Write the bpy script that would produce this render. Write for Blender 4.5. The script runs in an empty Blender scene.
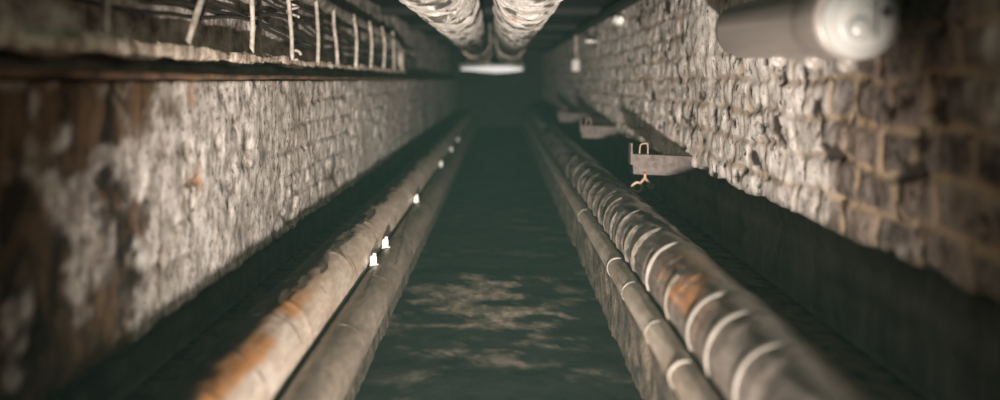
import bpy, math, random
import numpy as np
from mathutils import Vector, Matrix

random.seed(7)
R = np.random.RandomState(11)
S = bpy.context.scene
COL = S.collection
EYE = 0.93                      # eye height above the tunnel floor
PI = math.pi

# ------------------------------------------------------------------ noise
def _h(ix, iy, s):
    n = (ix.astype(np.int64) * 374761393 + iy.astype(np.int64) * 668265263 + s * 974634777) & 0xffffffff
    n = ((n ^ (n >> 13)) * 1274126177) & 0xffffffff
    n = (n ^ (n >> 16)) & 0xffffffff
    return (n & 0xffffff) / float(0xffffff)

def vnoise(x, y, s=0):
    x = np.asarray(x, float); y = np.asarray(y, float)
    ix = np.floor(x); iy = np.floor(y)
    fx = x - ix; fy = y - iy
    fx = fx * fx * (3 - 2 * fx); fy = fy * fy * (3 - 2 * fy)
    a = _h(ix, iy, s); b = _h(ix + 1, iy, s); c = _h(ix, iy + 1, s); d = _h(ix + 1, iy + 1, s)
    return (a + (b - a) * fx) * (1 - fy) + (c + (d - c) * fx) * fy

def fbm(x, y, s=0, o=4):
    t = 0; a = 0.5; n = 0
    for k in range(o):
        t = t + a * vnoise(x * 2 ** k, y * 2 ** k, s + 17 * k); n += a; a *= 0.55
    return t / n

def sstep(a, b, x):
    t = np.clip((x - a) / (b - a), 0, 1)
    return t * t * (3 - 2 * t)

def yspace(y0, y1, near=0.012, grow=0.0045):
    """stations along the tunnel, finer near the viewer"""
    out = [y0]
    while out[-1] < y1:
        out.append(out[-1] + near + grow * max(0, out[-1] - 1.5))
    out[-1] = y1
    return np.array(out)

# ------------------------------------------------------------------ mesh helpers
def link(name, verts, faces, mat, parent=None, smooth=True, attrs=None):
    me = bpy.data.meshes.new(name)
    me.from_pydata([tuple(map(float, v)) for v in verts], [], [tuple(int(i) for i in f) for f in faces])
    me.update()
    if smooth:
        me.polygons.foreach_set('use_smooth', [True] * len(me.polygons))
    for k, v in (attrs or {}).items():
        a = me.attributes.new(k, 'FLOAT', 'POINT')
        a.data.foreach_set('value', np.asarray(v, np.float32).ravel())
    me.materials.append(mat)
    o = bpy.data.objects.new(name, me)
    COL.objects.link(o)
    if parent is not None:
        o.parent = parent
        off = [0.0, 0.0, 0.0]; q = parent
        while q is not None:
            for i in range(3): off[i] -= q.location[i]
            q = q.parent
        me.transform(Matrix.Translation(off))
    return o

def grid_faces(nu, nv, closed_v=False, flip=False, off=0):
    f = []
    vv = nv if closed_v else nv - 1
    for i in range(nu - 1):
        for j in range(vv):
            j2 = (j + 1) % nv
            q = (off + i * nv + j, off + i * nv + j2, off + (i + 1) * nv + j2, off + (i + 1) * nv + j)
            f.append(q[::-1] if flip else q)
    return f

class MB:
    """collects shapes for ONE mesh"""
    def __init__(s): s.v = []; s.f = []
    def add(s, v, f):
        o = len(s.v); s.v += [tuple(p) for p in v]; s.f += [tuple(i + o for i in q) for q in f]
    def box(s, x0, x1, y0, y1, z0, z1, bev=0.0):
        b = min(bev, (x1 - x0) / 2.01, (y1 - y0) / 2.01, (z1 - z0) / 2.01)
        if b <= 0:
            v = [(x, y, z) for x in (x0, x1) for y in (y0, y1) for z in (z0, z1)]
            s.add(v, [(0, 1, 3, 2), (4, 6, 7, 5), (0, 4, 5, 1), (2, 3, 7, 6), (0, 2, 6, 4), (1, 5, 7, 3)]); return
        # octagonal profile in xz, swept in y, with inset ends
        def ring(y, i):
            a0, a1, c0, c1 = x0 + i, x1 - i, z0 + i, z1 - i
            return [(a0 + b, y, c0), (a1 - b, y, c0), (a1, y, c0 + b), (a1, y, c1 - b), (a1 - b, y, c1), (a0 + b, y, c1), (a0, y, c1 - b), (a0, y, c0 + b)]
        rs = ring(y0, b * .5) + ring(y0 + b, 0) + ring(y1 - b, 0) + ring(y1, b * .5)
        f = grid_faces(4, 8, True, True)
        f += [tuple(range(8)), tuple(range(31, 23, -1))]
        s.add(rs, f)
    def tube(s, pts, rad, n=10, cap=True):
        p = np.array(pts, float); m = len(p)
        r = np.full(m, rad, float) if np.isscalar(rad) else np.array(rad, float)
        t = np.gradient(p, axis=0); t /= np.linalg.norm(t, axis=1)[:, None] + 1e-12
        up = np.array([0, 0, 1.0]) if abs(t[0][2]) < .9 else np.array([1.0, 0, 0])
        v = []
        nrm = np.cross(t[0], up); nrm /= np.linalg.norm(nrm)
        for i in range(m):
            nrm = nrm - t[i] * nrm.dot(t[i]); nrm /= np.linalg.norm(nrm)
            bi = np.cross(t[i], nrm)
            for k in range(n):
                a = 2 * PI * k / n
                v.append(tuple(p[i] + r[i] * (math.cos(a) * nrm + math.sin(a) * bi)))
        f = grid_faces(m, n, True)
        if cap: f += [tuple(range(n - 1, -1, -1)), tuple(range((m - 1) * n, m * n))]
        s.add(v, f)
    def lathe(s, prof, org, axis, n=48):
        """prof: (distance along axis, radius)"""
        ax = np.array(axis, float); ax /= np.linalg.norm(ax)
        up = np.array([0, 0, 1.0]) if abs(ax[2]) < .9 else np.array([1.0, 0, 0])
        u = np.cross(ax, up); u /= np.linalg.norm(u); w = np.cross(u, ax)
        v = []
        for (d, r) in prof:
            for k in range(n):
                a = 2 * PI * k / n
                v.append(tuple(np.array(org) + ax * d + r * (math.cos(a) * u + math.sin(a) * w)))
        f = grid_faces(len(prof), n, True)
        s.add(v, f)
    def build(s, name, mat, parent=None, smooth=True):
        return link(name, s.v, s.f, mat, parent, smooth)

def smooth_path(pts, n=60):
    p = np.array(pts, float); m = len(p); out = []
    for t in np.linspace(0, m - 1, n):
        i = min(int(t), m - 2); u = t - i
        p0, p1, p2, p3 = p[max(i - 1, 0)], p[i], p[i + 1], p[min(i + 2, m - 1)]
        out.append(0.5 * (2 * p1 + (p2 - p0) * u + (2 * p0 - 5 * p1 + 4 * p2 - p3) * u * u + (3 * p1 - p0 - 3 * p2 + p3) * u ** 3))
    return np.array(out)

def empty(name, loc):
    o = bpy.data.objects.new(name, None); COL.objects.link(o); o.location = loc
    o.empty_display_size = .1
    return o

def tag(o, label, cat, group=None):
    o['label'] = label; o['category'] = cat
    if group: o['group'] = group
    return o

def struct(o):
    o['kind'] = 'structure'; return o

# ------------------------------------------------------------------ materials
def mat(name):
    m = bpy.data.materials.new(name); m.use_nodes = True
    nt = m.node_tree; nt.nodes.clear()
    out = nt.nodes.new('ShaderNodeOutputMaterial'); b = nt.nodes.new('ShaderNodeBsdfPrincipled')
    nt.links.new(b.outputs[0], out.inputs[0])
    return m, nt, b

class NT:
    def __init__(s, nt): s.nt = nt; s.tc = None
    def n(s, t, **k):
        x = s.nt.nodes.new(t)
        for a, v in k.items(): setattr(x, a, v)
        return x
    def l(s, a, b): s.nt.links.new(a, b)
    def coord(s, scale=(1, 1, 1)):
        if s.tc is None: s.tc = s.n('ShaderNodeTexCoord')
        mp = s.n('ShaderNodeMapping'); mp.inputs['Scale'].default_value = scale
        s.l(s.tc.outputs['Object'], mp.inputs[0]); return mp.outputs[0]
    def noise(s, scale, vs=(1, 1, 1), detail=5, rough=.6, dist=0):
        x = s.n('ShaderNodeTexNoise'); x.inputs['Scale'].default_value = scale
        x.inputs['Detail'].default_value = detail; x.inputs['Roughness'].default_value = rough
        x.inputs['Distortion'].default_value = dist
        s.l(s.coord(vs), x.inputs['Vector']); return x.outputs['Fac']
    def ramp(s, fac, stops):
        r = s.n('ShaderNodeValToRGB'); e = r.color_ramp.elements
        while len(e) < len(stops): e.new(.5)
        for el, (p, c) in zip(e, stops):
            el.position = p
            el.color = (c, c, c, 1) if np.isscalar(c) else (*c, 1)
        s.l(fac, r.inputs[0]); return r.outputs[0]
    def mix(s, fac, a, b, mode='MIX'):
        x = s.n('ShaderNodeMix', data_type='RGBA', blend_type=mode)
        for sock, v in ((x.inputs[0], fac), (x.inputs[6], a), (x.inputs[7], b)):
            if isinstance(v, (int, float)): sock.default_value = v
            elif isinstance(v, tuple): sock.default_value = (*v, 1)
            else: s.l(v, sock)
        return x.outputs[2]
    def attr(s, name):
        a = s.n('ShaderNodeAttribute', attribute_name=name); return a.outputs['Fac']
    def bump(s, h, b, strength=.5, dist=.01):
        x = s.n('ShaderNodeBump'); x.inputs['Strength'].default_value = strength; x.inputs['Distance'].default_value = dist
        s.l(h, x.inputs['Height']); s.l(x.outputs[0], b.inputs['Normal'])

def simple(name, col, rough=.7, metal=0, var=.35, scale=18, vs=(1, 1, 1), bump=.3, dist=.004, spec=.4, col2=None):
    m, nt, b = mat(name); t = NT(nt)
    c2 = col2 or tuple(c * (1 - var) for c in col)
    n = t.noise(scale, vs)
    t.l(t.mix(t.ramp(n, [(.35, 0), (.65, 1)]), c2, col), b.inputs['Base Color'])
    b.inputs['Roughness'].default_value = rough; b.inputs['Metallic'].default_value = metal
    b.inputs['Specular IOR Level'].default_value = spec
    if bump: t.bump(t.noise(scale * 3, vs), b, bump, dist)
    return m

# white-washed brick of the left wall, with brown stains and falloff shade painted at its near end
def m_leftwall():
    m, nt, b = mat('whitewash_left'); t = NT(nt)
    big = t.noise(2.2, (1, 1, .7), 4)
    fine = t.noise(24, (1, 1, .7), 7, .78)
    base = t.mix(t.ramp(fine, [(.38, 0), (.58, 1)]), (.19, .15, .12), (.84, .78, .715))
    base = t.mix(t.ramp(big, [(.34, .6), (.56, 0)]), base, (.27, .215, .175))
    base = t.mix(t.attr('mortar'), base, (.20, .16, .13))
    stain_shade = t.ramp(t.noise(9, (1, 1, .6), 6, .7, .6), [(.42, 0), (.60, 1)])
    st = t.mix(stain_shade, (.020, .015, .012), (.15, .092, .052))
    base = t.mix(t.attr('stain_shade'), base, st)
    rust = t.ramp(t.noise(4.4, (1, 1, .4), 5, .7, 1.0), [(.60, 0), (.72, 1)])
    rs = t.n('ShaderNodeMath', operation='MULTIPLY'); t.l(rust, rs.inputs[0]); t.l(t.attr('rusty'), rs.inputs[1])
    base = t.mix(rs.outputs[0], base, (.50, .21, .04))
    pits = t.ramp(t.noise(48, (1, 1, .8), 3, .5), [(.31, 1), (.39, 0)])
    base = t.mix(pits, base, (.04, .028, .022))
    t.l(base, b.inputs['Base Color'])
    b.inputs['Roughness'].default_value = .85; b.inputs['Specular IOR Level'].default_value = .25
    t.bump(fine, b, .5, .006)
    return m

def m_rightwall():
    m, nt, b = mat('flaking_brick_right'); t = NT(nt)
    fine = t.noise(28, (1, 1, .7), 7, .78)
    white = t.mix(t.ramp(fine, [(.30, 0), (.54, 1)]), (.30, .25, .21), (.86, .80, .73))
    rnd = t.attr('tone')
    brick = t.mix(rnd, (.035, .027, .024), (.17, .12, .095))
    brick = t.mix(t.ramp(fine, [(.40, 0), (.75, 1)]), brick, (.40, .33, .28))
    base = t.mix(t.attr('white'), brick, white)
    mo = t.mix(t.attr('white'), (.46, .335, .22), (.40, .325, .26))
    base = t.mix(t.attr('mortar'), base, mo)
    base = t.mix(t.attr('hole'), base, (.05, .036, .029))
    pits = t.ramp(t.noise(42, (1, 1, .8), 4, .55), [(.32, 1), (.40, 0)])
    base = t.mix(pits, base, (.035, .026, .022))
    t.l(base, b.inputs['Base Color'])
    b.inputs['Roughness'].default_value = .8; b.inputs['Specular IOR Level'].default_value = .3
    t.bump(fine, b, .6, .008)
    return m

def m_pipe(name, col, dark, rust=None, rough=.5, metal=.0, rustpos=.66, stretch=(1, .35, 1), spec=.5, scale=9, crack=None):
    m, nt, b = mat(name); t = NT(nt)
    n1 = t.noise(scale, stretch, 6, .65, .4)
    n2 = t.noise(70, (1, .25, 1), 4, .6)
    base = t.mix(t.ramp(n1, [(.34, 0), (.62, 1)]), dark, col)
    base = t.mix(t.ramp(n2, [(.42, .32), (.6, 0)]), base, tuple(c * .55 for c in dark))
    if rust:
        r = t.ramp(t.noise(3.2, (1, .6, 1), 6, .7, .8), [(rustpos - .1, 0), (rustpos, 1)])
        rr = t.n('ShaderNodeMath', operation='MULTIPLY'); t.l(r, rr.inputs[0]); t.l(t.attr('rusty'), rr.inputs[1])
        base = t.mix(rr.outputs[0], base, rust)
    sm = t.attr('soot_shade')  # soot, plus shade painted on the thick left pipe and far ceiling pipes
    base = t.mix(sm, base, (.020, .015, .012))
    t.l(base, b.inputs['Base Color'])
    t.l(t.mix(sm, (rough,) * 3, (.95,) * 3), b.inputs['Roughness']); b.inputs['Metallic'].default_value = metal
    t.l(t.mix(sm, (spec,) * 3, (.08,) * 3), b.inputs['Specular IOR Level'])
    t.bump(n2, b, .25, .003)
    return m

def m_emit(name, col, strength):
    m = bpy.data.materials.new(name); m.use_nodes = True; nt = m.node_tree; nt.nodes.clear()
    o = nt.nodes.new('ShaderNodeOutputMaterial'); e = nt.nodes.new('ShaderNodeEmission')
    e.inputs[0].default_value = (*col, 1); e.inputs[1].default_value = strength
    nt.links.new(e.outputs[0], o.inputs[0]); return m

def m_floor():
    m, nt, b = mat('damp_floor'); t = NT(nt)
    n1 = t.noise(3.4, (1, .8, 1), 6, .65, .3)
    n2 = t.noise(24, (1, .5, 1), 5, .6)
    base = t.mix(t.attr('silt'), (.014, .014, .012), (.29, .228, .175))
    base = t.mix(t.ramp(n2, [(.40, .65), (.62, 0)]), base, (.018, .017, .014))
    t.l(base, b.inputs['Base Color'])
    t.l(t.ramp(n1, [(.4, .5), (.65, .85)]), b.inputs['Roughness'])
    b.inputs['Specular IOR Level'].default_value = .12
    t.bump(n2, b, .5, .008)
    return m

M = dict(
    left=m_leftwall(), right=m_rightwall(), floor=m_floor(),
    base=simple('dark_damp_brick', (.20, .20, .175), .9, var=.45, scale=10, vs=(1, 1, .5), bump=.7, dist=.01, spec=.2),
    ceil=simple('sooty_concrete', (.022, .020, .017), .95, var=.5, scale=6, bump=.6, dist=.01, spec=.15),
    ledge=simple('rust_stained_ledge', (.26, .15, .09), .9, col2=(.07, .05, .04), scale=22, vs=(1, .5, 1), bump=.8, dist=.008, spec=.2),
    kerb=simple('crumbling_mortar', (.86, .74, .61), .9, col2=(.34, .25, .18), scale=20, bump=.9, dist=.01, spec=.2),
    rubble=simple('rubble_wall', (.86, .77, .68), .95, col2=(.16, .125, .10), scale=8, vs=(1, .8, 1.2), bump=.9, dist=.02, spec=.15),
    plinth=simple('rough_kerb_stone', (.17, .125, .09), .85, col2=(.022, .017, .013), scale=16, bump=1, dist=.012, spec=.25),
    pipe_left=m_pipe('painted_jacket_left', (.78, .69, .60), (.50, .38, .28), (.56, .25, .085), .48, 0, .50, spec=.5),
    pipe_left_small=m_pipe('painted_jacket_left_small', (.36, .29, .23), (.19, .14, .105), None, .50, 0),
    pipe_right=m_pipe('taped_jacket_right', (.30, .25, .22), (.085, .065, .052), (.60, .28, .12), .30, .15, .56, stretch=(1, 1.6, 1), spec=.6),
    pipe_right_small=m_pipe('painted_jacket_right_small', (.52, .44, .36), (.27, .205, .155), None, .45, 0),
    lagging=m_pipe('white_lagging', (.88, .84, .77), (.60, .53, .46), (.45, .20, .10), .75, 0, .70, stretch=(1, 2.2, 1), spec=.3, scale=12),
    band=simple('pale_band_metal', (.34, .30, .26), .4, metal=.1, var=.25, scale=40, bump=.1),
    seam=simple('jacket_seam', (.15, .115, .09), .45, var=.3, scale=40, bump=.1),
    lap=simple('lap_edge', (.20, .168, .138), .4, metal=.1, var=.7, scale=30, bump=.1),
    flap=simple('torn_jacket_flap', (.10, .070, .050), .6, var=.5, scale=50, bump=.3),
    clip=simple('white_clip', (.58, .565, .51), .6, var=.12, scale=30, bump=.1),
    rod=simple('pale_rack_rod', (.50, .46, .39), .6, col2=(.24, .19, .15), scale=30, bump=.4),
    rail=simple('rack_rail', (.55, .48, .40), .7, col2=(.08, .06, .05), scale=14, bump=.6),
    cable=simple('dusty_cable', (.060, .050, .042), .65, var=.5, scale=20, bump=.3),
    rust=simple('rusty_steel', (.078, .060, .052), .75, col2=(.035, .024, .020), scale=30, bump=.6, dist=.004),
    chain=simple('rusty_wire', (.20, .145, .105), .6, col2=(.20, .11, .07), scale=60, bump=.3),
    lampbody=simple('grey_lamp_housing', (.31, .27, .24), .30, metal=.1, var=.22, scale=7, vs=(1, .15, 3), bump=.08, spec=.6),
    lampcap=simple('white_lamp_cap', (.50, .49, .455), .28, var=.08, scale=12, bump=.05, spec=.6),
    lampdark=simple('dark_cap', (.07, .065, .058), .45, var=.3, scale=12, bump=.1),
    scrap=simple('white_scrap', (.80, .78, .72), .85, var=.1, scale=20, bump=.4),
    beam=simple('sooty_beam', (.008, .007, .006), .85, var=.5, scale=9, bump=.5, dist=.01),
    housing=simple('lamp_tray', (.30, .30, .28), .6, var=.2, scale=20, bump=.1),
    holder=simple('amber_holder', (.75, .45, .28), .6, var=.2, scale=20, bump=.1),
    glow=m_emit('lit_tube', (1.0, .96, .90), .85),
)

Z = EYE           # world z of the eye line

# ------------------------------------------------------------------ floor
def build_floor():
    ys = yspace(-1.2, 16.2, .022, .006); xs = np.linspace(-1.25, 1.25, 110)
    Y, X = np.meshgrid(ys, xs, indexing='ij')
    zz = (fbm(X * 3, Y * 3, 5) - .5) * .012 + (fbm(X * 14, Y * 9, 6, 3) - .5) * .010 - .006
    patch = fbm(X * 8.0, Y * 10, 31, 5)
    core = np.exp(-((Y - 3.30) / .55) ** 2) * np.exp(-((X + .02) / .28) ** 2)
    silt = sstep(.49, .60, patch + .16 * core - .07) * (.22 + .85 * np.clip(core * 1.4, 0, 1))
    v = np.stack([X, Y, zz], -1).reshape(-1, 3)
    # a skirt gives the slab its thickness
    nu, nv = X.shape
    f = grid_faces(nu, nv, flip=True)
    o = link('floor', v, f, M['floor'], attrs={'silt': silt})
    so = o.modifiers.new('slab', 'SOLIDIFY'); so.thickness = .12; so.offset = -1
    struct(o)
build_floor()

# ------------------------------------------------------------------ brick height-field
def bricks(Y, Zc, hc, lb, seed, joint=.010, wob=.012):
    Yw = Y + (fbm(Y * 5, Zc * 5, seed, 3) - .5) * wob * 2.4
    Zw = Zc + (fbm(Y * 4 + 9, Zc * 6, seed + 1, 3) - .5) * wob * 2
    row = np.floor(Zw / hc); fz = Zw / hc - row
    shift = .5 * (row % 2) + _h(row, row * 0, seed + 2) * .3
    u = Yw / lb + shift; ci = np.floor(u); fu = u - ci
    # uneven lengths
    lo = (_h(ci, row, seed + 3) - .5) * .28; hi = (_h(ci + 1, row, seed + 3) - .5) * .28
    dy = np.minimum(fu - lo, (1 + hi) - fu) * lb
    dz = np.minimum(fz, 1 - fz) * hc
    d = np.minimum(dy, dz)
    wj = joint * (.55 + .9 * fbm(Y * 9, Zc * 9, seed + 4, 3))
    mortar = 1 - sstep(wj * .45, wj * 1.1, d)
    ci2 = np.where(fu < lo, ci - 1, np.where(fu > 1 + hi, ci + 1, ci))
    tone = _h(ci2, row, seed + 5)
    return mortar, tone

def wall_field(name, side, X0, zlo, zhi, y0, y1, mtl, fun, edge_lo=.0, edge_seed=1, back=.22, near=.012, grow=.004, dz=.008):
    ys = yspace(y0, y1, near, grow); nz = max(2, int((zhi - zlo) / dz)); zs = np.linspace(0, 1, nz)
    Y, T = np.meshgrid(ys, zs, indexing='ij')
    lo = zlo + (fbm(ys * 9, ys * 0, edge_seed, 4) - .5) * edge_lo * 2
    Zc = lo[:, None] + (zhi - lo[:, None]) * T
    dep, at = fun(Y, Zc)                      # dep > 0 sticks out to the tunnel
    X = side * (X0 - dep)
    P = np.stack([X, Y, Zc + Z], -1)
    # returns below and above so that the wall is a solid course
    bot = P[:, :1].copy(); bot[..., 0] = side * (X0 + back)
    top = P[:, -1:].copy(); top[..., 0] = side * (X0 + back)
    P = np.concatenate([bot, P, top, ], 1)
    at = {k: np.concatenate([a[:, :1], a, a[:, -1:]], 1) for k, a in at.items()}
    nu, nv = P.shape[:2]
    f = grid_faces(nu, nv, True, flip=(side > 0))
    f += [tuple(range(nv)), tuple(range((nu - 1) * nv, nu * nv))]
    return struct(link(name, P.reshape(-1, 3), f, mtl, attrs=at))

def f_right(Y, Zc):
    mo, tone = bricks(Y, Zc, .090, .165, 40, .0125, .024)
    rough = fbm(Y * 16, Zc * 22, 50, 4) - .5
    chunk = fbm(Y * 5, Zc * 7, 53, 3) - .5
    wash = fbm(Y * 3.1, Zc * 4.0, 61, 5)
    # flaking limewash survives further down the tunnel, the near bricks are bare
    white = sstep(.28, .46, wash + .44 * sstep(1.75, 2.4, Y) - .25 + .10 * sstep(2.6, 3.2, Y) - .12 * sstep(3.6, 4.8, Y) - .10 * (tone - .5)) 
    white = np.clip(white, 0, 1) * (.55 + .45 * sstep(.35, .6, fbm(Y * 12, Zc * 14, 63, 3)))
    butt = np.exp(-((Y - 3.35) / .22) ** 2) * sstep(.0, .12, Zc)
    white = np.clip(white + butt * .8, 0, 1)
    mo = mo * (1 - .8 * butt)
    hole = sstep(.64, .72, fbm(Y * 13 + 5, Zc * 18, 68, 3))
    d = -mo * (.007 - .003 * white) + (tone - .5) * .006 + rough * .016 + chunk * .012 + butt * .016 - hole * .007
    mo = mo * np.clip(.45 + 1.5 * (fbm(Y * 6, Zc * 6, 66, 3) - .3), 0, 1)
    # ragged bottom arris: bricks are worn back
    return d, {'mortar': mo, 'tone': tone, 'white': white, 'hole': hole}

wall_field('wall_right', 1, .75, -.335, .46, -.9, 15.8, M['right'], f_right, edge_lo=.016, edge_seed=3, back=.32, dz=.0075)

def f_left(Y, Zc):
    mo, tone = bricks(Y, Zc, .085, .20, 80, .008, .010)
    mo = mo * sstep(.45, .65, fbm(Y * 2.3, Zc * 3, 84, 3) + .06 * sstep(3.0, 4.5, Y)) * .6
    rough = fbm(Y * 14, Zc * 16, 85, 5) - .5
    d = -mo * .009 + (tone - .5) * .004 + rough * .013
    chips = sstep(.66, .74, fbm(Y * 9, Zc * 12, 88, 3))
    d = d - chips * .008
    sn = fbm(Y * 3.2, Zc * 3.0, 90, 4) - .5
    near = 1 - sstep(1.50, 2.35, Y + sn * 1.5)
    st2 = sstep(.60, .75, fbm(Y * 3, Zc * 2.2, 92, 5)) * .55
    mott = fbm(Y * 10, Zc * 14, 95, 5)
    stain_shade = np.clip(sstep(.40, .60, mott + .34 * near - .315 + .22 * (1 - sstep(1.40, 1.72, Y + sn * .9))) * (.25 + .75 * near) + near * .10 + st2 + chips * .5, 0, 1)  # real stains, plus edge darkness painted in for the lamp falloff
    rusty = np.clip((1 - sstep(1.9, 2.9, Y)) + .15, 0, 1)
    return d, {'mortar': np.clip(mo, 0, 1), 'stain_shade': stain_shade, 'rusty': rusty}

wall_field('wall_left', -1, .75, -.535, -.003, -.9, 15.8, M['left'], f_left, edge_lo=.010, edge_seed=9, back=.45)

def f_dark(seed):
    def g(Y, Zc):
        mo, tone = bricks(Y, Zc, .09, .18, seed, .012, .012)
        return -mo * .012 + (fbm(Y * 9, Zc * 9, seed + 3, 3) - .5) * .03, {'mortar': mo}
    return g
wall_field('wall_right_base', 1, .86, -EYE - .02, -.325, -.9, 15.8, M['base'], f_dark(120), near=.03, grow=.01, dz=.02, back=.2)
wall_field('wall_left_base', -1, .86, -EYE - .02, -.52, -.9, 15.8, M['base'], f_dark(140), near=.03, grow=.01, dz=.02, back=.34)

def f_rubble(Y, Zc):
    a = fbm(Y * 2.6, Zc * 6, 150, 5) - .5
    b = fbm(Y * 9, Zc * 12, 151, 3) - .5
    return a * .03 + b * .016, {'mortar': b * 0}
wall_field('wall_left_upper', -1, .875, .01, .56, -.9, 15.8, M['rubble'], f_rubble, near=.02, grow=.006, dz=.015, back=.12)
wall_field('wall_right_upper', 1, .92, .44, .56, -.9, 15.8, M['base'], f_dark(160), near=.04, grow=.01, dz=.03, back=.15)

# ledge on top of the left wall: thin rust-stained capping with a ragged lip
def rough_bar(name, x0, x1, z0, z1, y0, y1, mtl, amp, seed, near=.012, gap=None, sx=9, nprof=28):
    ys = yspace(y0, y1, near, .005)
    per = []
    for k in range(nprof):
        a = 2 * PI * k / nprof
        c, s = math.cos(a), math.sin(a)
        e = .35
        per.append((math.copysign(abs(c) ** e, c), math.copysign(abs(s) ** e, s)))
    per = np.array(per)
    cx, cz, hx, hz = (x0 + x1) / 2, (z0 + z1) / 2, (x1 - x0) / 2, (z1 - z0) / 2
    k = np.arange(nprof)[None, :]; ang = 2 * PI * k / nprof
    Yg = ys[:, None]
    n = fbm(Yg * sx + 0 * ang, 2.2 * np.cos(ang) + 5 + 0 * Yg, seed, 4) - .5
    n2 = fbm(Yg * sx + 31, 2.2 * np.sin(ang) + 5 + 0 * Yg, seed + 3, 4) - .5
    w = np.ones_like(ys) if gap is None else gap(ys)
    X = cx + per[:, 0][None] * (hx + n * amp * 2) * (.4 + .6 * w[:, None]) + 0 * Yg
    Zz = cz + per[:, 1][None] * (hz * w[:, None] + n2 * amp * 2) + (fbm(ys * 2.5, ys * 0, seed + 5, 3)[:, None] - .5) * amp
    P = np.stack([X, Yg + 0 * X, Zz + Z], -1)
    f = grid_faces(len(ys), nprof, True, True) + [tuple(range(nprof)), tuple(range(len(ys) * nprof - 1, (len(ys) - 1) * nprof - 1, -1))]
    return link(name, P.reshape(-1, 3), f, mtl)

struct(rough_bar('trim_1', -1.14, -.738, .000, .020, -.9, 15.8, M['ledge'], .004, 200))
struct(rough_bar('trim_2', -.89, -.785, .054, .084, 1.2, 7.6, M['kerb'], .020, 210,
                 gap=lambda y: (1 + .35 * (1 - sstep(2.2, 3.0, y))) * (.62) + .75 * fbm(y * 3.1, y * 0, 213, 3) * (1 - .45 * sstep(2.8, 4.0, y))))
struct(rough_bar('trim_3', -1.0, -.83, .012, .062, -.9, 15.8, M['base'], .006, 216, near=.05))

# ------------------------------------------------------------------ plinths under the pipes
def plinth(name, prof, mtl, seed, amp=.012):
    ys = yspace(-.9, 15.8, .018, .006)
    # refine profile
    pp = []
    for a, b in zip(prof[:-1], prof[1:]):
        m = max(2, int(math.hypot(b[0] - a[0], b[1] - a[1]) / .03))
        for t in range(m): pp.append((a[0] + (b[0] - a[0]) * t / m, a[1] + (b[1] - a[1]) * t / m))
    pp.append(prof[-1]); pp = np.array(pp)
    n = len(pp)
    Yg = ys[:, None]; s = np.cumsum(np.r_[0, np.hypot(*np.diff(pp, axis=0).T)])[None]
    d = fbm(Yg * 8, s * 11 + 3, seed, 4) - .5
    d2 = fbm(Yg * 20, s * 30, seed + 1, 3) - .5
    X = pp[:, 0][None] + (d * 2 + d2) * amp * np.sign(pp[:, 0].mean()) * np.where(pp[:, 1] < prof[1][1] + .0, 1, .3)[None]
    Zz = pp[:, 1][None] - np.abs(d) * amp * .6 + 0 * Yg
    P = np.stack([X, Yg + 0 * X, Zz + Z], -1)
    f = grid_faces(len(ys), n, True, flip=False)
    f += [tuple(range(n)), tuple(range((len(ys) - 1) * n, len(ys) * n))]
    return struct(link(name, P.reshape(-1, 3), f, mtl))
plinth('trim_4', [(.372, -EYE - .02), (.352, -.626), (.84, -.626), (.84, -EYE - .02)], M['plinth'], 230, .014)
plinth('trim_5', [(-.375, -EYE - .02), (-.372, -.752), (-.468, -.752), (-.470, -.710), (-.84, -.710), (-.84, -EYE - .02)], M['plinth'], 240, .006)

# ------------------------------------------------------------------ pipes
def pipe_mesh(cx, cz, r, disp, y0=-.8, y1=15.6, n=72, near=.012, grow=.004, drift=None, cap=True):
    ys = yspace(y0, y1, near, grow)
    th = np.linspace(0, 2 * PI, n, endpoint=False)
    Yg, T = np.meshgrid(ys, th, indexing='ij')
    d, at = disp(Yg, T)
    dx, dz = (0, 0) if drift is None else drift(Yg)
    rr = r + d
    P = np.stack([cx + dx + rr * np.cos(T), Yg, cz + dz + Z + rr * np.sin(T)], -1)
    f = grid_faces(len(ys), n, True, True)
    if cap: f += [tuple(range(n)), tuple(range(len(ys) * n - 1, (len(ys) - 1) * n - 1, -1))]
    return P.reshape(-1, 3), f, at

def cyl_noise(Y, T, fy, ft, seed, o=4):
    """noise that closes around the pipe"""
    return fbm(Y * fy + 2.3 * np.cos(T) * ft, 2.3 * np.sin(T) * ft + 11, seed, o)

def ring(cx, cz, r, y, w, t, name, mtl, parent, tilt=0.0, n=56, a0=0, a1=2 * PI):
    """a strap round a pipe, raised t above radius r"""
    full = abs(a1 - a0 - 2 * PI) < 1e-6
    th = np.linspace(a0, a1, n, endpoint=not full)
    g = max(t * 3.2, .004)
    prof = [(-w / 2 - g, -.001), (-w / 2 - g * .5, t * .48), (-w / 2, t * .92), (-w / 2 * .6, t), (w / 2 * .5, t), (w / 2 * .9, t * .7), (w / 2, -.004)]
    v = []
    for (dy, dr) in prof:
        for a in th:
            wob = .0015 * math.sin(3 * a + y * 9)
            v.append((cx + (r + dr) * math.cos(a), y + dy + tilt * math.cos(a) + wob * 2, cz + Z + (r + dr) * math.sin(a)))
    f = grid_faces(len(prof), len(th), full, False)
    o = link(name, v, f, mtl, parent)
    return o

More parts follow.
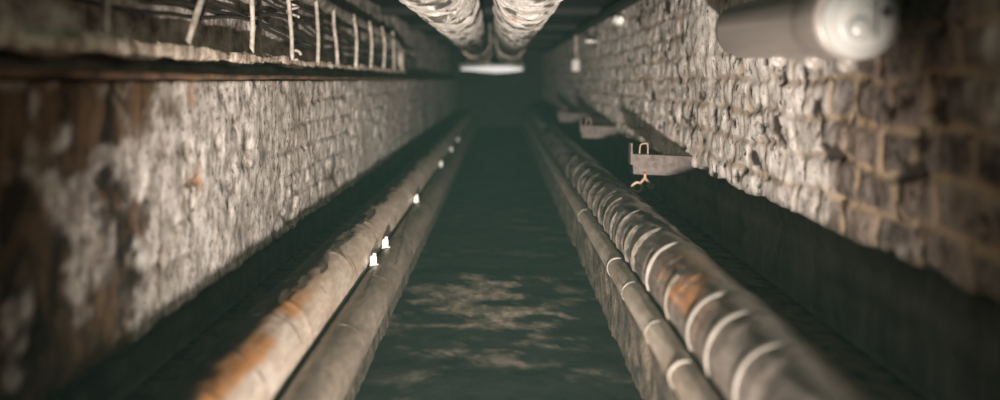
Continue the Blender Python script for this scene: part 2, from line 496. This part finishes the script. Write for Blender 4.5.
# ---- left, large
LX, LZ, LR = -.539, -.618, .087
def d_left(Y, T):
    dent = cyl_noise(Y, T, 3, .8, 300, 3) - .5
    fine = cyl_noise(Y, T, 18, 2.2, 301, 4) - .5
    seam = np.exp(-(((Y + .012 * np.cos(T)) % .62 - .31) / .006) ** 2) * .0022
    # torn bark-like jacket along the shoulder towards the wall
    sh = sstep(1.25, 1.65, T) * (1 - sstep(2.6, 3.0, T))
    flake = sstep(.52, .66, fbm(Y * 7, T * 4, 305, 4)) * sh
    d = dent * .006 + fine * .0022 + seam + flake * .004
    soot_shade = np.clip(sstep(1.08, 1.55, T + (fbm(Y * 5, T * 4, 307, 5) - .5) * 1.0 + (fbm(Y * 26, T * 3, 308, 3) - .5) * .45) * (1 - sstep(3.6, 4.2, T)) * .96 + flake * .25, 0, 1)  # dark wall side is shade painted into the colour, with flakes
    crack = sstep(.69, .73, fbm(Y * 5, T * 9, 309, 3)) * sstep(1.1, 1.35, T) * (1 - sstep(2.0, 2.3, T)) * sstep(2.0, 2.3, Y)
    soot_shade = np.clip(soot_shade + crack * .9, 0, 1)
    rusty = np.clip(sstep(.60, .95, T + .3 * (fbm(Y * 5, T * 3, 311, 3) - .5)) * (1 - sstep(1.7, 2.2, T)) * (1 - sstep(1.95, 2.6, Y)) * 1.1 + .10, 0, 1)
    return d, {'soot_shade': soot_shade, 'rusty': rusty}
big_left = empty('lagged_pipe', (LX, 0, LZ + Z))
tag(big_left, 'thick rust-stained lagged pipe running along the pale left wall', 'pipe', 'pipes along the tunnel')
v, f, at = pipe_mesh(LX, LZ, LR, d_left)
link('jacket', v, f, M['pipe_left'], big_left, attrs=at)
for y in (1.78, 2.05, 2.42, 2.86, 3.3, 3.9, 4.6, 5.5, 6.6):
    ring(LX, LZ, LR - .0005, y + R.uniform(-.03, .03), .004, .0008, 'seam', M['seam'], big_left, R.uniform(-.01, .01))
def flap(cx, cz, r, y, a, ln, wd, lift, parent):
    """a torn strip of jacket that curls off the surface"""
    v = []; nu, nv = 9, 6
    for layer in (0, .0025):
        for i in range(nu):
            u = i / (nu - 1)
            for j in range(nv):
                t = j / (nv - 1)
                w = wd * math.sin(PI * (.12 + .80 * u)) ** .6
                ang = a + (t - .5) * w / r
                rr = r + layer + .001 + .5 * lift * t ** 2 * math.sin(PI * u)
                v.append((cx + rr * math.cos(ang), y + (u - .5) * ln + t * ln * .15, cz + Z + rr * math.sin(ang)))
    m = nu * nv
    f = grid_faces(nu, nv) + grid_faces(nu, nv, flip=True, off=m)
    for i in range(nu - 1):
        for j in (0, nv - 1):
            f.append((i * nv + j, (i + 1) * nv + j, m + (i + 1) * nv + j, m + i * nv + j))
    for j in range(nv - 1):
        for i in (0, nu - 1):
            f.append((i * nv + j, i * nv + j + 1, m + i * nv + j + 1, m + i * nv + j))
    link('torn_flap', v, f, M['flap'], parent)
for (y, a, ln, wd, lf) in ((2.55, 1.12, .10, .014, .014), (2.36, 1.32, .11, .018, .016), (3.55, 1.25, .22, .026, .018), (2.85, 1.42, .09, .012, .010),
                           (2.20, 1.45, .12, .014, .014), (3.10, 1.38, .10, .012, .010)):
    flap(LX, LZ, LR + .001, y, a, ln, wd, lf, big_left)

# ---- left, thin
SX, SZ, SR = -.404, -.689, .060
def d_ls(Y, T):
    d = (cyl_noise(Y, T, 3, .8, 320, 3) - .5) * .005 + (cyl_noise(Y, T, 20, 2.2, 321, 3) - .5) * .0018
    return d, {'soot_shade': sstep(.66, .78, cyl_noise(Y, T, 4, 1.6, 323)) * .5, 'rusty': 0 * Y}
thin_left = empty('lagged_pipe', (SX, 0, SZ + Z))
tag(thin_left, 'thinner brown pipe with white clips, below the thick rust-stained pipe on the left', 'pipe', 'pipes along the tunnel')
v, f, at = pipe_mesh(SX, SZ, SR, d_ls, n=56)
link('jacket', v, f, M['pipe_left_small'], thin_left, attrs=at)
for y in (1.95, 2.32, 2.9, 3.6, 4.5):
    ring(SX, SZ, SR - .0005, y, .004, .0008, 'seam', M['seam'], thin_left, R.uniform(-.01, .01), 40)
# white saddle clips that stand between the two left pipes
def clip_mesh(y):
    b = MB()
    a = 2.05
    px, pz = SX + (SR + .004) * math.cos(a), SZ + Z + (SR + .004) * math.sin(a)
    b.box(px - .010, px + .012, y - .012, y + .012, pz - .016, pz + .032, .004)
    b.box(px - .012, px + .020, y - .016, y + .016, pz - .012, pz + .004, .003)
    b.tube([(px + .004, y, pz + .026), (px + .004, y, pz + .040)], .006, 10)
    return b
for y in (3.08, 3.40, 4.65, 6.6, 8.0, 9.3):
    clip_mesh(y).build('clip', M['clip'], thin_left)

# ---- right, large, wrapped
BX, BZ, BR = .481, -.527, .0895
PER = .205
def d_right(Y, T):
    ph = (Y + .020 * np.sin(T) - .030 * np.cos(T)) / PER
    ph = ph + .10 * (cyl_noise(Y, T, 2, .7, 330, 3) - .5)
    fr = ph - np.floor(ph)
    lap = (1 - fr) * sstep(0, .16, fr)                     # each wrap laps over the next
    far = sstep(2.1, 2.9, Y)
    crump = cyl_noise(Y, T, 7, 1.2, 331, 4) - .5
    wr = cyl_noise(Y, T, 22, 1.0, 333, 3) - .5
    d = lap * (.0020 + .0045 * far) + crump * (.004 + .009 * far) + wr * (.0012 + .0038 * far)
    tear = sstep(.62, .70, cyl_noise(Y, T, 3.2, 1.3, 336, 4))
    soot_shade = np.clip(.8 * sstep(.50, .66, cyl_noise(Y, T, 3.4, 1.2, 337, 4)) * (.6 + .4 * far), 0, 1)
    rusty = np.exp(-((Y - 2.05) / .17) ** 2) * sstep(1.0, 1.5, T) * (1 - sstep(2.6, 3.1, T)) * 1.5 + .05
    return d, {'soot_shade': soot_shade, 'rusty': np.clip(rusty, 0, 1)}
big_right = empty('lagged_pipe', (BX, 0, BZ + Z))
tag(big_right, 'thick wrapped pipe with pale bands and dented jacket below the right brick wall', 'pipe', 'pipes along the tunnel')
v, f, at = pipe_mesh(BX, BZ, BR, d_right, n=88, near=.009, grow=.004)
link('jacket', v, f, M['pipe_right'], big_right, attrs=at)
for (y, w, t) in ((1.50, .022, .0035), (1.70, .020, .004), (1.86, .022, .0045), (2.40, .008, .006)):
    ring(BX, BZ, BR, y, w, t, 'band', M['band'], big_right, R.uniform(-.02, .02), 64)
for (y, w, t, a0, a1) in ((2.12, .005, .006, 2.3, 3.9), (2.62, .007, .0085, 1.5, 3.9), (2.78, .006, .0095, 2.2, 3.9), (2.98, .007, .0095, 1.7, 3.9), (3.16, .006, .0095, 2.4, 3.9),
                  (3.34, .008, .0095, 1.9, 4.0), (3.52, .007, .010, 1.6, 3.9), (3.72, .008, .010, 2.1, 3.9), (3.94, .007, .010, 2.3, 3.9), (4.15, .008, .010, 1.8, 3.9),
                  (4.42, .009, .010, 2.0, 3.9), (4.75, .009, .010, 1.8, 3.9), (5.2, .010, .010, 2.0, 3.9)):
    ring(BX, BZ, BR, y, w, t, 'seam', M['lap'], big_right, R.uniform(-.02, .02), 40, a0, a1)

# ---- right, thin
TX, TZ, TR = .372, -.594, .0325
def d_rs(Y, T):
    d = (cyl_noise(Y, T, 3, .8, 340, 3) - .5) * .003 + (cyl_noise(Y, T, 20, 2.2, 341, 3) - .5) * .0012
    return d, {'soot_shade': sstep(.62, .78, cyl_noise(Y, T, 4, 1.6, 343)) * .45, 'rusty': 0 * Y}
thin_right = empty('lagged_pipe', (TX, 0, TZ + Z))
tag(thin_right, 'thinnest beige pipe with round bands, on the stone kerb beside the wrapped right pipe', 'pipe', 'pipes along the tunnel')
v, f, at = pipe_mesh(TX, TZ, TR, d_rs, n=44)
link('jacket', v, f, M['pipe_right_small'], thin_right, attrs=at)
for (y, w, t) in ((1.80, .012, .0025), (2.10, .003, .0014), (2.50, .003, .0014), (2.84, .008, .003), (3.9, .004, .002)):
    ring(TX, TZ, TR, y, w, t, 'band', M['band'], thin_right, R.uniform(-.012, .012), 40)

# ---- two lagged pipes under the ceiling
def d_ceil(seed):
    def g(Y, T):
        wr = fbm(Y * 9 + 1.2 * np.sin(T * 2 + seed), 2.0 * np.cos(T) + 1.2 * np.sin(T) + seed, seed, 4) - .5
        fold = fbm(Y * 22 + 1.5 * np.sin(T * 2), 1.2 * np.cos(T) + 1.2 * np.sin(T) + 7, seed + 2, 3) - .5
        lump = cyl_noise(Y, T, 1.6, .6, seed + 4, 3) - .5
        d = wr * .024 + fold * .020 + lump * .018
        soot_shade = sstep(.54, .62, fbm(Y * 9 + np.sin(T * 2 + seed), 2.2 * np.cos(T) + 9 + np.sin(T), seed + 6, 4)) * .85
        soot_shade = np.clip(soot_shade + sstep(4.4, 7.0, Y + 2 * lump) * .9, 0, 1)  # far ends darkened in colour for the light fading down the tunnel
        return d, {'soot_shade': soot_shade, 'rusty': .9 * sstep(.5, .62, cyl_noise(Y, T, 2, 1, seed + 8, 3))}
    return g
for (cx, cz, r, seed, lab) in ((-.232, .352, .126, 401, 'white crumpled lagged pipe hanging under the ceiling, left of its neighbour'),
                               (.102, .345, .124, 433, 'white creased lagged pipe hanging under the ceiling, right of its neighbour')):
    e = tag(empty('lagged_pipe', (cx, 0, cz + Z)), lab, 'pipe', 'lagged pipes under the ceiling')
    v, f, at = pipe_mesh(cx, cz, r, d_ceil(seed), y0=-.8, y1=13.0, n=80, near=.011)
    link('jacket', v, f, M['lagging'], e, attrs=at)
    for y in (1.4, 2.2, 3.6, 4.9, 6.6, 8.4, 10.4):
        b = MB()
        for s in (-1, 1):
            b.tube([(cx + s * (r + .012), y, cz + Z), (cx + s * (r + .012), y, .535 + Z)], .006, 8)
        aa = np.linspace(PI, 2 * PI, 20)
        b.tube([(cx + (r + .012) * math.cos(a), y, cz + Z + (r + .012) * math.sin(a)) for a in aa], .006, 8)
        if y > 7.5: b.build('hanger', M['rail'], e)

# ------------------------------------------------------------------ ceiling: slabs on down-stand beams, unseen gaps added between as light inlets
CEIL = .53
k = 0
y = 2.9
while y < 15.6:
    mb = MB(); mb.box(-1.22, 1.22, y, min(y + 1.72, 15.8), CEIL + Z, CEIL + .14 + Z, .01)
    struct(mb.build('ceiling' if k == 0 else 'ceiling.%03d' % k, M['ceil'], None, False)); k += 1
    y += 2.0
for i, y in enumerate((4.62, 6.62, 8.62, 10.62, 12.62)):
    mb = MB(); mb.box(-1.05, .95, y - .10, y + .02, CEIL - .055 + Z, CEIL + Z - .002, .008)
    struct(mb.build('trim_%d' % (6 + i), M['beam'], None, False))

# far end of the tunnel
mb = MB(); mb.box(-1.2, 1.2, 15.8, 16.0, -.02, CEIL + .14 + Z, .01)
struct(mb.build('wall_far', M['ceil'], None, False))

# strip lamp across the far end
lp = tag(empty('strip_lamp', (-.12, 12.2, .16 + Z)), 'lit white strip lamp across the far end of the tunnel', 'lamp')
mb = MB(); mb.box(-.54, .32, 12.17, 12.25, .185 + Z, .215 + Z, .008); mb.build('tray', M['housing'], lp)
mb = MB(); mb.tube([(-.52, 12.20, .150 + Z), (-.40, 12.20, .150 + Z), (-.22, 12.20, .146 + Z), (-.05, 12.20, .143 + Z), (.12, 12.20, .145 + Z), (.30, 12.20, .148 + Z)], [.016, .022, .036, .046, .040, .020], 16); mb.build('tube', M['glow'], lp)
for x in (-.43, .28):
    mb = MB(); mb.tube([(x, 12.21, .21 + Z), (x, 12.21, CEIL + Z)], .012, 8); mb.build('hanger', M['chain'], lp)
mb = MB(); mb.lathe([(0, .0001), (.004, .022), (.03, .034), (.06, .030), (.075, .012), (.076, .0001)], (-.165, 12.19, .214 + Z), (0, 0, 1), 20); mb.build('lamp_holder', M['holder'], lp)
for x in (-.53, .31):
    mb = MB(); mb.box(x - .012, x + .012, 12.17, 12.24, .125 + Z, .20 + Z, .004); mb.build('end_cap', M['housing'], lp)

# ------------------------------------------------------------------ cable rack on the left ledge
rack = tag(empty('cable_rack', (-.86, 2.3, .1 + Z)), 'rack of upright pale rods along the top of the left wall', 'rack')
RX = -.802
mb = MB()
top = smooth_path([(RX - .02, 1.2, .385 + Z), (RX - .02, 2.5, .375 + Z), (RX - .02, 4.2, .355 + Z), (RX - .02, 6.2, .325 + Z), (RX - .015, 6.85, .305 + Z), (RX, 7.2, .25 + Z), (RX, 7.28, .17 + Z), (RX, 7.28, .08 + Z)], 120)
rr = .026 + .010 * (fbm(np.arange(120) * .35, np.zeros(120), 500, 3) - .5)
mb.tube(top, rr, 12); mb.build('top_rail', M['rail'], rack)
for i, y in enumerate((1.80, 2.36, 2.86, 3.42, 3.90, 4.38, 4.93, 5.5, 6.1, 6.7)):
    mb = MB()
    jx, jy = R.uniform(-.012, .012), R.uniform(-.04, .04)
    z0 = .074
    pts = [(RX + .012, y, z0 + Z), (RX + .014 + jx * .5, y + jy * .4, .17 + Z), (RX + .010 + jx, y + jy * .7, .26 + Z), (RX, y + jy + (.16 if i == 1 else 0), .36 + Z)]
    if i == 1: pts = [(RX + .012, y - .10, z0 + Z), (RX + .02, y - .03, .18 + Z), (RX + .02, y + .05, .27 + Z), (RX, y + .10, .36 + Z)]
    n = 24
    p = smooth_path(pts, n); r = .0075 + .0035 * (fbm(np.arange(n) * .6, np.full(n, i * 3.1), 510, 3) - .3)
    if i >= 4: r = r * 1.05
    mb.tube(p, r, 9)
    if i == 3:   # twisted wire round one rod
        q = [(RX + .012 + .022 * math.cos(t * 3), y + .02 * math.sin(t * 3) + .01, (.24 + .018 * t) + Z) for t in np.linspace(0, 6, 50)]
        mb.tube(q, .005, 7)
    if i == 3:
        q = [(RX + .02 + .018 * math.cos(t), y + .03, .095 + .018 * math.sin(t) + Z) for t in np.linspace(0, 5.2, 24)]
        mb.tube(q, .006, 7)
    mb.build('rod', M['rod'], rack)

# ------------------------------------------------------------------ cables lying behind the rods
cdef = [
    (.016, [(-0.833, 1.0, .30), (-0.835, 1.9, .265), (-0.833, 2.7, .22), (-0.833, 3.4, .16), (-0.835, 4.2, .145), (-0.838, 5.2, .17), (-0.840, 6.6, .16), (-0.840, 9, .14)], 'dark cable drooping lowest behind the rack rods'),
    (.020, [(-0.843, 1.0, .22), (-0.843, 2.1, .20), (-0.840, 2.9, .215), (-0.840, 3.6, .25), (-0.843, 4.5, .235), (-0.843, 5.6, .20), (-0.845, 7.2, .21), (-0.845, 9, .19)], 'dark cable crossing mid height behind the rack rods'),
    (.014, [(-0.828, 1.0, .17), (-0.831, 1.8, .155), (-0.831, 2.5, .175), (-0.829, 3.1, .20), (-0.831, 3.8, .17), (-0.831, 5.0, .13), (-0.833, 6.8, .125)], 'thin dark cable nearest the rack rods'),
    (.022, [(-0.855, 1.0, .33), (-0.855, 2.3, .31), (-0.853, 3.3, .325), (-0.855, 4.5, .30), (-0.855, 6.5, .31), (-0.858, 9, .30)], 'thick dark cable running highest behind the rack rods'),
    (.012, [(-0.839, 1.0, .38), (-0.838, 2.3, .35), (-0.838, 3.0, .30), (-0.835, 3.7, .24), (-0.833, 4.3, .19), (-0.833, 5.3, .205), (-0.835, 6.6, .23)], 'thin dark cable dropping steeply from the top behind the rods'),
]
for (r, pts, lab) in cdef:
    mb = MB(); p = smooth_path([(a, b, c + Z) for a, b, c in pts], 110)
    p[:, 2] += (fbm(p[:, 1] * 2.2, np.full(110, r * 900), 520, 3) - .5) * .03
    mb.tube(p, r * .42, 12)
    tag(mb.build('cable', M['cable'], None), lab, 'cable', 'cables behind the rack rods')

# loose bits of broken mortar on the ledge
def lump(cx, cy, cz, sx, sy, sz, seed, name, mtl, n=14):
    v = []; f = []
    m = n * 2
    for i in range(n + 1):
        a = PI * i / n
        for j in range(m):
            b = 2 * PI * j / m
            ux, uy, uz = math.sin(a) * math.cos(b), math.sin(a) * math.sin(b), math.cos(a)
            k = .72 + .62 * float(fbm(np.array(ux * 1.7 + seed), np.array(uy * 1.7 + uz * 2.1 + seed * 3), seed, 3))
            v.append((cx + sx * ux * k, cy + sy * uy * k, cz + sz * uz * k))
    return link(name, v, grid_faces(n + 1, m, True), mtl)
for (y, z, sx, sy, sz, lab) in ((1.62, .078, .045, .060, .016, 'leftmost pale broken mortar lump on the left ledge'),
                                (1.86, .082, .050, .105, .022, 'longest pale mortar lump at near end of the left ledge'),
                                (2.08, .082, .045, .060, .020, 'rounded pale mortar lump right of the longest one on the left ledge')):
    tag(lump(-.83, y, z - .008 + Z, sx, sy, sz, int(y * 100), 'mortar_lump', M['kerb']), lab, 'rubble', 'mortar lumps on the left ledge')

# ------------------------------------------------------------------ steel brackets from the right wall
def bracket(y, lab):
    e = tag(empty('pipe_bracket', (.75, y, -.33 + Z)), lab, 'bracket', 'brackets on the right wall')
    mb = MB()
    # channel section arm: web facing the viewer, two flanges, underside cut back to the wall
    t = .008
    out = [(.512, -.288), (.84, -.302), (.84, -.338), (.655, -.372), (.520, -.366)]
    def prism(pts, y0, y1):
        n = len(pts)
        v = [(x, y0, z + Z) for x, z in pts] + [(x, y1, z + Z) for x, z in pts]
        f = [tuple(range(n)), tuple(range(2 * n - 1, n - 1, -1))] + [(i, i + n, (i + 1) % n + n, (i + 1) % n) for i in range(n)]
        mb.add(v, [q[::-1] for q in f])
    prism(out, y, y + t)
    prism([(.512, -.288), (.84, -.302), (.84, -.308), (.512, -.296)], y + t, y + .06)
    prism([(.520, -.358), (.655, -.364), (.655, -.372), (.520, -.366)], y + t, y + .06)
    mb.build('arm', M['rust'], e, False)
    mb = MB(); mb.box(.508, .516, y - .004, y + .058, -.33 + Z, -.245 + Z, .002); mb.build('end_lip', M['rust'], e, False)
    mb = MB()
    mb.tube(smooth_path([(.545, y + .02, -.292 + Z), (.548, y + .02, -.262 + Z), (.552, y + .02, -.252 + Z), (.572, y + .02, -.248 + Z), (.578, y + .02, -.258 + Z), (.578, y + .02, -.293 + Z)], 30), .0026, 8)
    mb.build('wire_staple', M['chain'], e)
    for x in (.60, .67):
        mb = MB(); mb.lathe([(-.006, 0.0001), (-.006, .008), (0, .009), (.001, .009)], (x, y, -.332 + Z), (0, 1, 0), 10)
        mb.build('bolt', M['rust'], e)
    return e
bracket(3.50, 'rusty steel bracket with wire staple, nearest of those jutting from the right wall')
bracket(5.70, 'blurred steel bracket behind the nearest one on the right wall')
bracket(7.90, 'farthest dark steel bracket on the right wall')

# rusty wire hook hanging from the nearest bracket
hk = tag(empty('wire_hook', (.565, 3.49, -.37 + Z)), 'rusty twisted wire hook hanging under the nearest right bracket', 'hook')
mb = MB()
y0 = 3.487
mb.tube(smooth_path([(.563, y0 + .03, -0.3696 + Z), (.560, y0 - .006, -0.3631 + Z), (.560, y0 - .009, -0.3761 + Z), (.552, y0, -0.3905 + Z), (.540, y0, -0.4034 + Z)], 24), .0055, 8)
mb.build('shank', M['chain'], hk)
mb = MB()
mb.tube(smooth_path([(.560, y0 - .008, -0.3761 + Z), (.570, y0, -0.3905 + Z), (.580, y0, -0.3991 + Z), (.574, y0, -0.4106 + Z), (.582, y0, -0.4193 + Z), (.592, y0, -0.4135 + Z), (.590, y0, -0.4049 + Z)], 34), .0055, 8)
mb.build('barb', M['chain'], hk)
mb = MB()
mb.tube([(.532 + .018 * math.cos(a), y0 + .003 * math.sin(a), -0.4150 + .018 * math.sin(a) + Z) for a in np.linspace(0, 2 * PI, 30)], .0052, 8, False)
mb.build('eye', M['chain'], hk)
mb = MB()
mb.tube(smooth_path([(.528, y0, -0.3991 + Z), (.515, y0, -0.4049 + Z), (.510, y0, -0.4164 + Z), (.520, y0, -0.4250 + Z)], 20), .0045, 8)
mb.build('tail', M['chain'], hk)

# ------------------------------------------------------------------ cylindrical bulkhead lamp on the right wall (unlit)
A = np.array([.615, 1.56, .104 + Z]); B = np.array([.622, 2.36, .128 + Z])
ax = B - A; L = np.linalg.norm(ax)
lamp = tag(empty('bulkhead_lamp', tuple(A)), 'grey glossy cylindrical wall lamp with a white end cap on the right brick wall', 'lamp')
RL = .070
mb = MB()
mb.lathe([(.10, .0600), (.10, RL * .97), (.105, RL), (.11, RL), (L - .075, RL), (L - .07, RL), (L - .066, RL * .985), (L - .065, RL * .96), (L - .065, .05)], A, ax, 64)
mb.build('housing', M['lampbody'], lamp)
mb = MB()
mb.lathe([(L - .066, .05), (L - .066, RL * .985), (L - .05, RL * .98), (L - .03, RL * .92), (L - .012, RL * .74), (L, RL * .50), (L, .0001)], A, ax, 64)
mb.build('far_cap', M['lampdark'], lamp)
mb = MB()   # collar that closes the near end of the housing
mb.lathe([(.135, RL), (.132, RL + .0005), (.128, RL + .001), (.010, RL + .002), (.002, RL + .001), (-.003, RL - .002), (-.004, .050), (-.004, .0001)], A, ax, 64)
mb.build('collar', M['lampbody'], lamp)
mb = MB()   # white cap with a chamfered rim, set into the collar
CO = A + np.array([.005, 0, -.002])
mb.lathe([(.0, .0655), (-.002, .0655), (-.014, .0655), (-.016, .065), (-.017, .0645), (-.036, .047), (-.037, .046), (-.0375, .044), (-.0375, .0001)], CO, ax, 56)
cap = mb.build('end_cap', M['lampcap'], lamp)
mb = MB()   # round boss on the cap
mb.lathe([(-.040, .020), (-.050, .0185), (-.054, .013), (-.055, .0001)], CO + np.array([-.014, 0, -.014]), ax, 28)
mb.build('boss', M['lampcap'], cap)
mb = MB(); mb.box(A[0] + .014, A[0] + .020, A[1] - .050, A[1] - .034, A[2] - .034, A[2] + .030, .003)
mb.build('rib', M['lampcap'], cap)
mb = MB()
mb.lathe([(-.010, .009), (-.046, .0085), (-.049, .006), (-.049, .0001)], A + np.array([.038, 0, .012]), ax, 20)
mb.build('cable_gland', M['lampdark'], cap)
for d in (.03, .205, .43):     # toggle clips under the housing
    c = A + ax / L * d
    mb = MB()
    zb = c[2] - RL - (.004 if d < .1 else 0)
    mb.box(c[0] - .012, c[0] + .010, c[1] - .012, c[1] + .012, zb - .006, zb + .006, .003)
    mb.tube(smooth_path([(c[0] - .010, c[1], zb + .004), (c[0] - .018, c[1] - .004, zb - .004), (c[0] - .006, c[1] - .008, zb - .013), (c[0] + .010, c[1] - .004, zb - .008)], 16), .005, 8)
    mb.build('toggle_clip', M['lampbody'], lamp)
for d in (.22, .58):
    c = A + ax / L * d
    mb = MB(); mb.box(c[0] + .045, .768, c[1] - .018, c[1] + .018, c[2] - .022, c[2] + .022, .004)
    mb.build('wall_mount', M['lampdark'], lamp)

# ------------------------------------------------------------------ small pale things at the top of the far right wall
tag(lump(.735, 5.55, .365 + Z, .045, .10, .032, 77, 'lagging_scrap', M['scrap']), 'pale scrap of lagging tucked at the top of the right wall', 'scrap')
bx = tag(empty('junction_box', (.735, 8.65, .14 + Z)), 'small white box on the far right wall beyond the brackets', 'box')
mb = MB(); mb.box(.690, .765, 8.60, 8.70, .085 + Z, .195 + Z, .008); mb.build('box_body', M['scrap'], bx)
mb = MB(); mb.box(.695, .76, 8.588, 8.60, .092 + Z, .188 + Z, .004); mb.build('lid', M['clip'], bx)
mb = MB(); mb.tube([(.73, 8.65, .195 + Z), (.73, 8.65, .45 + Z)], .012, 10); mb.build('conduit', M['rail'], bx)
tag(lump(.70, 6.95, .298 + Z, .05, .05, .012, 83, 'lagging_scrap', M['scrap']), 'thin pale strip of lagging high on the far right wall', 'scrap')

# dark steel runner under the right end of the ceiling beams
mb = MB(); mb.box(.70, .80, 3.9, 13.0, .425 + Z, .470 + Z, .008)
tag(mb.build('roof_runner', M['beam'], None, False), 'dark steel runner along the top of the right wall', 'beam')

# ------------------------------------------------------------------ light
W = bpy.data.worlds.new('added_haze'); S.world = W; W.use_nodes = True
nt = W.node_tree; nt.nodes.clear()
wo = nt.nodes.new('ShaderNodeOutputWorld'); bg = nt.nodes.new('ShaderNodeBackground')
bg.inputs[0].default_value = (.5, 1.0, .8, 1); bg.inputs[1].default_value = .02
nt.links.new(bg.outputs[0], wo.inputs['Surface'])
vs = nt.nodes.new('ShaderNodeVolumeScatter')          # green scatter added to lift the dark tones, no real mist
vs.inputs['Color'].default_value = (.46, 1.0, .84, 1); vs.inputs['Density'].default_value = .0038
nt.links.new(vs.outputs[0], wo.inputs['Volume'])

def spot(name, loc, aim, energy, size, blend, soft, col):
    ld = bpy.data.lights.new(name, 'SPOT')
    ld.energy = energy; ld.color = col; ld.spot_size = math.radians(size); ld.spot_blend = blend; ld.shadow_soft_size = soft
    lo = bpy.data.objects.new(name, ld); COL.objects.link(lo)
    lo.location = loc
    lo.rotation_euler = (Vector(aim) - Vector(loc)).to_track_quat('-Z', 'Y').to_euler()
# hand lamp set down low behind the viewer: a broad beam with a hot centre
LAMP = (.0, -.8, -.60 + Z); LC = (1.0, .915, .84)
spot('hand_lamp_beam', LAMP, (.0, 3.0, -.60 + 3.8 * .12 + Z), 1560, 37.6, .62, .03, LC)
spot('hand_lamp_hot_centre', LAMP, (.0, 8.0, -.60 + 8.8 * .05 + Z), 2700, 24, 1.0, .03, LC)
ad = bpy.data.lights.new('added_green_fill', 'AREA'); ad.energy = 4; ad.color = (.55, 1.0, .8); ad.shape = 'RECTANGLE'; ad.size = 1.6; ad.size_y = 2.6  # unseen green fill added to raise the dark near recesses
ao = bpy.data.objects.new('added_green_fill', ad); COL.objects.link(ao); ao.location = (.25, .6, 2.6)

# ------------------------------------------------------------------ camera
cd = bpy.data.cameras.new('camera'); cam = bpy.data.objects.new('camera', cd); COL.objects.link(cam)
cam.location = (0, 0, EYE); cam.rotation_euler = (PI / 2, 0, 0)
cd.sensor_fit = 'HORIZONTAL'; cd.sensor_width = 36; cd.lens = 32.4; cd.shift_y = -.12
cd.clip_start = .05; cd.clip_end = 100
cd.dof.use_dof = True; cd.dof.focus_distance = 3.05; cd.dof.aperture_fstop = 1.1
S.camera = cam

S.view_settings.view_transform = 'Standard'
S.view_settings.look = 'None'
S.view_settings.exposure = 0.0
S.view_settings.gamma = 1.0
S.view_settings.use_curve_mapping = False
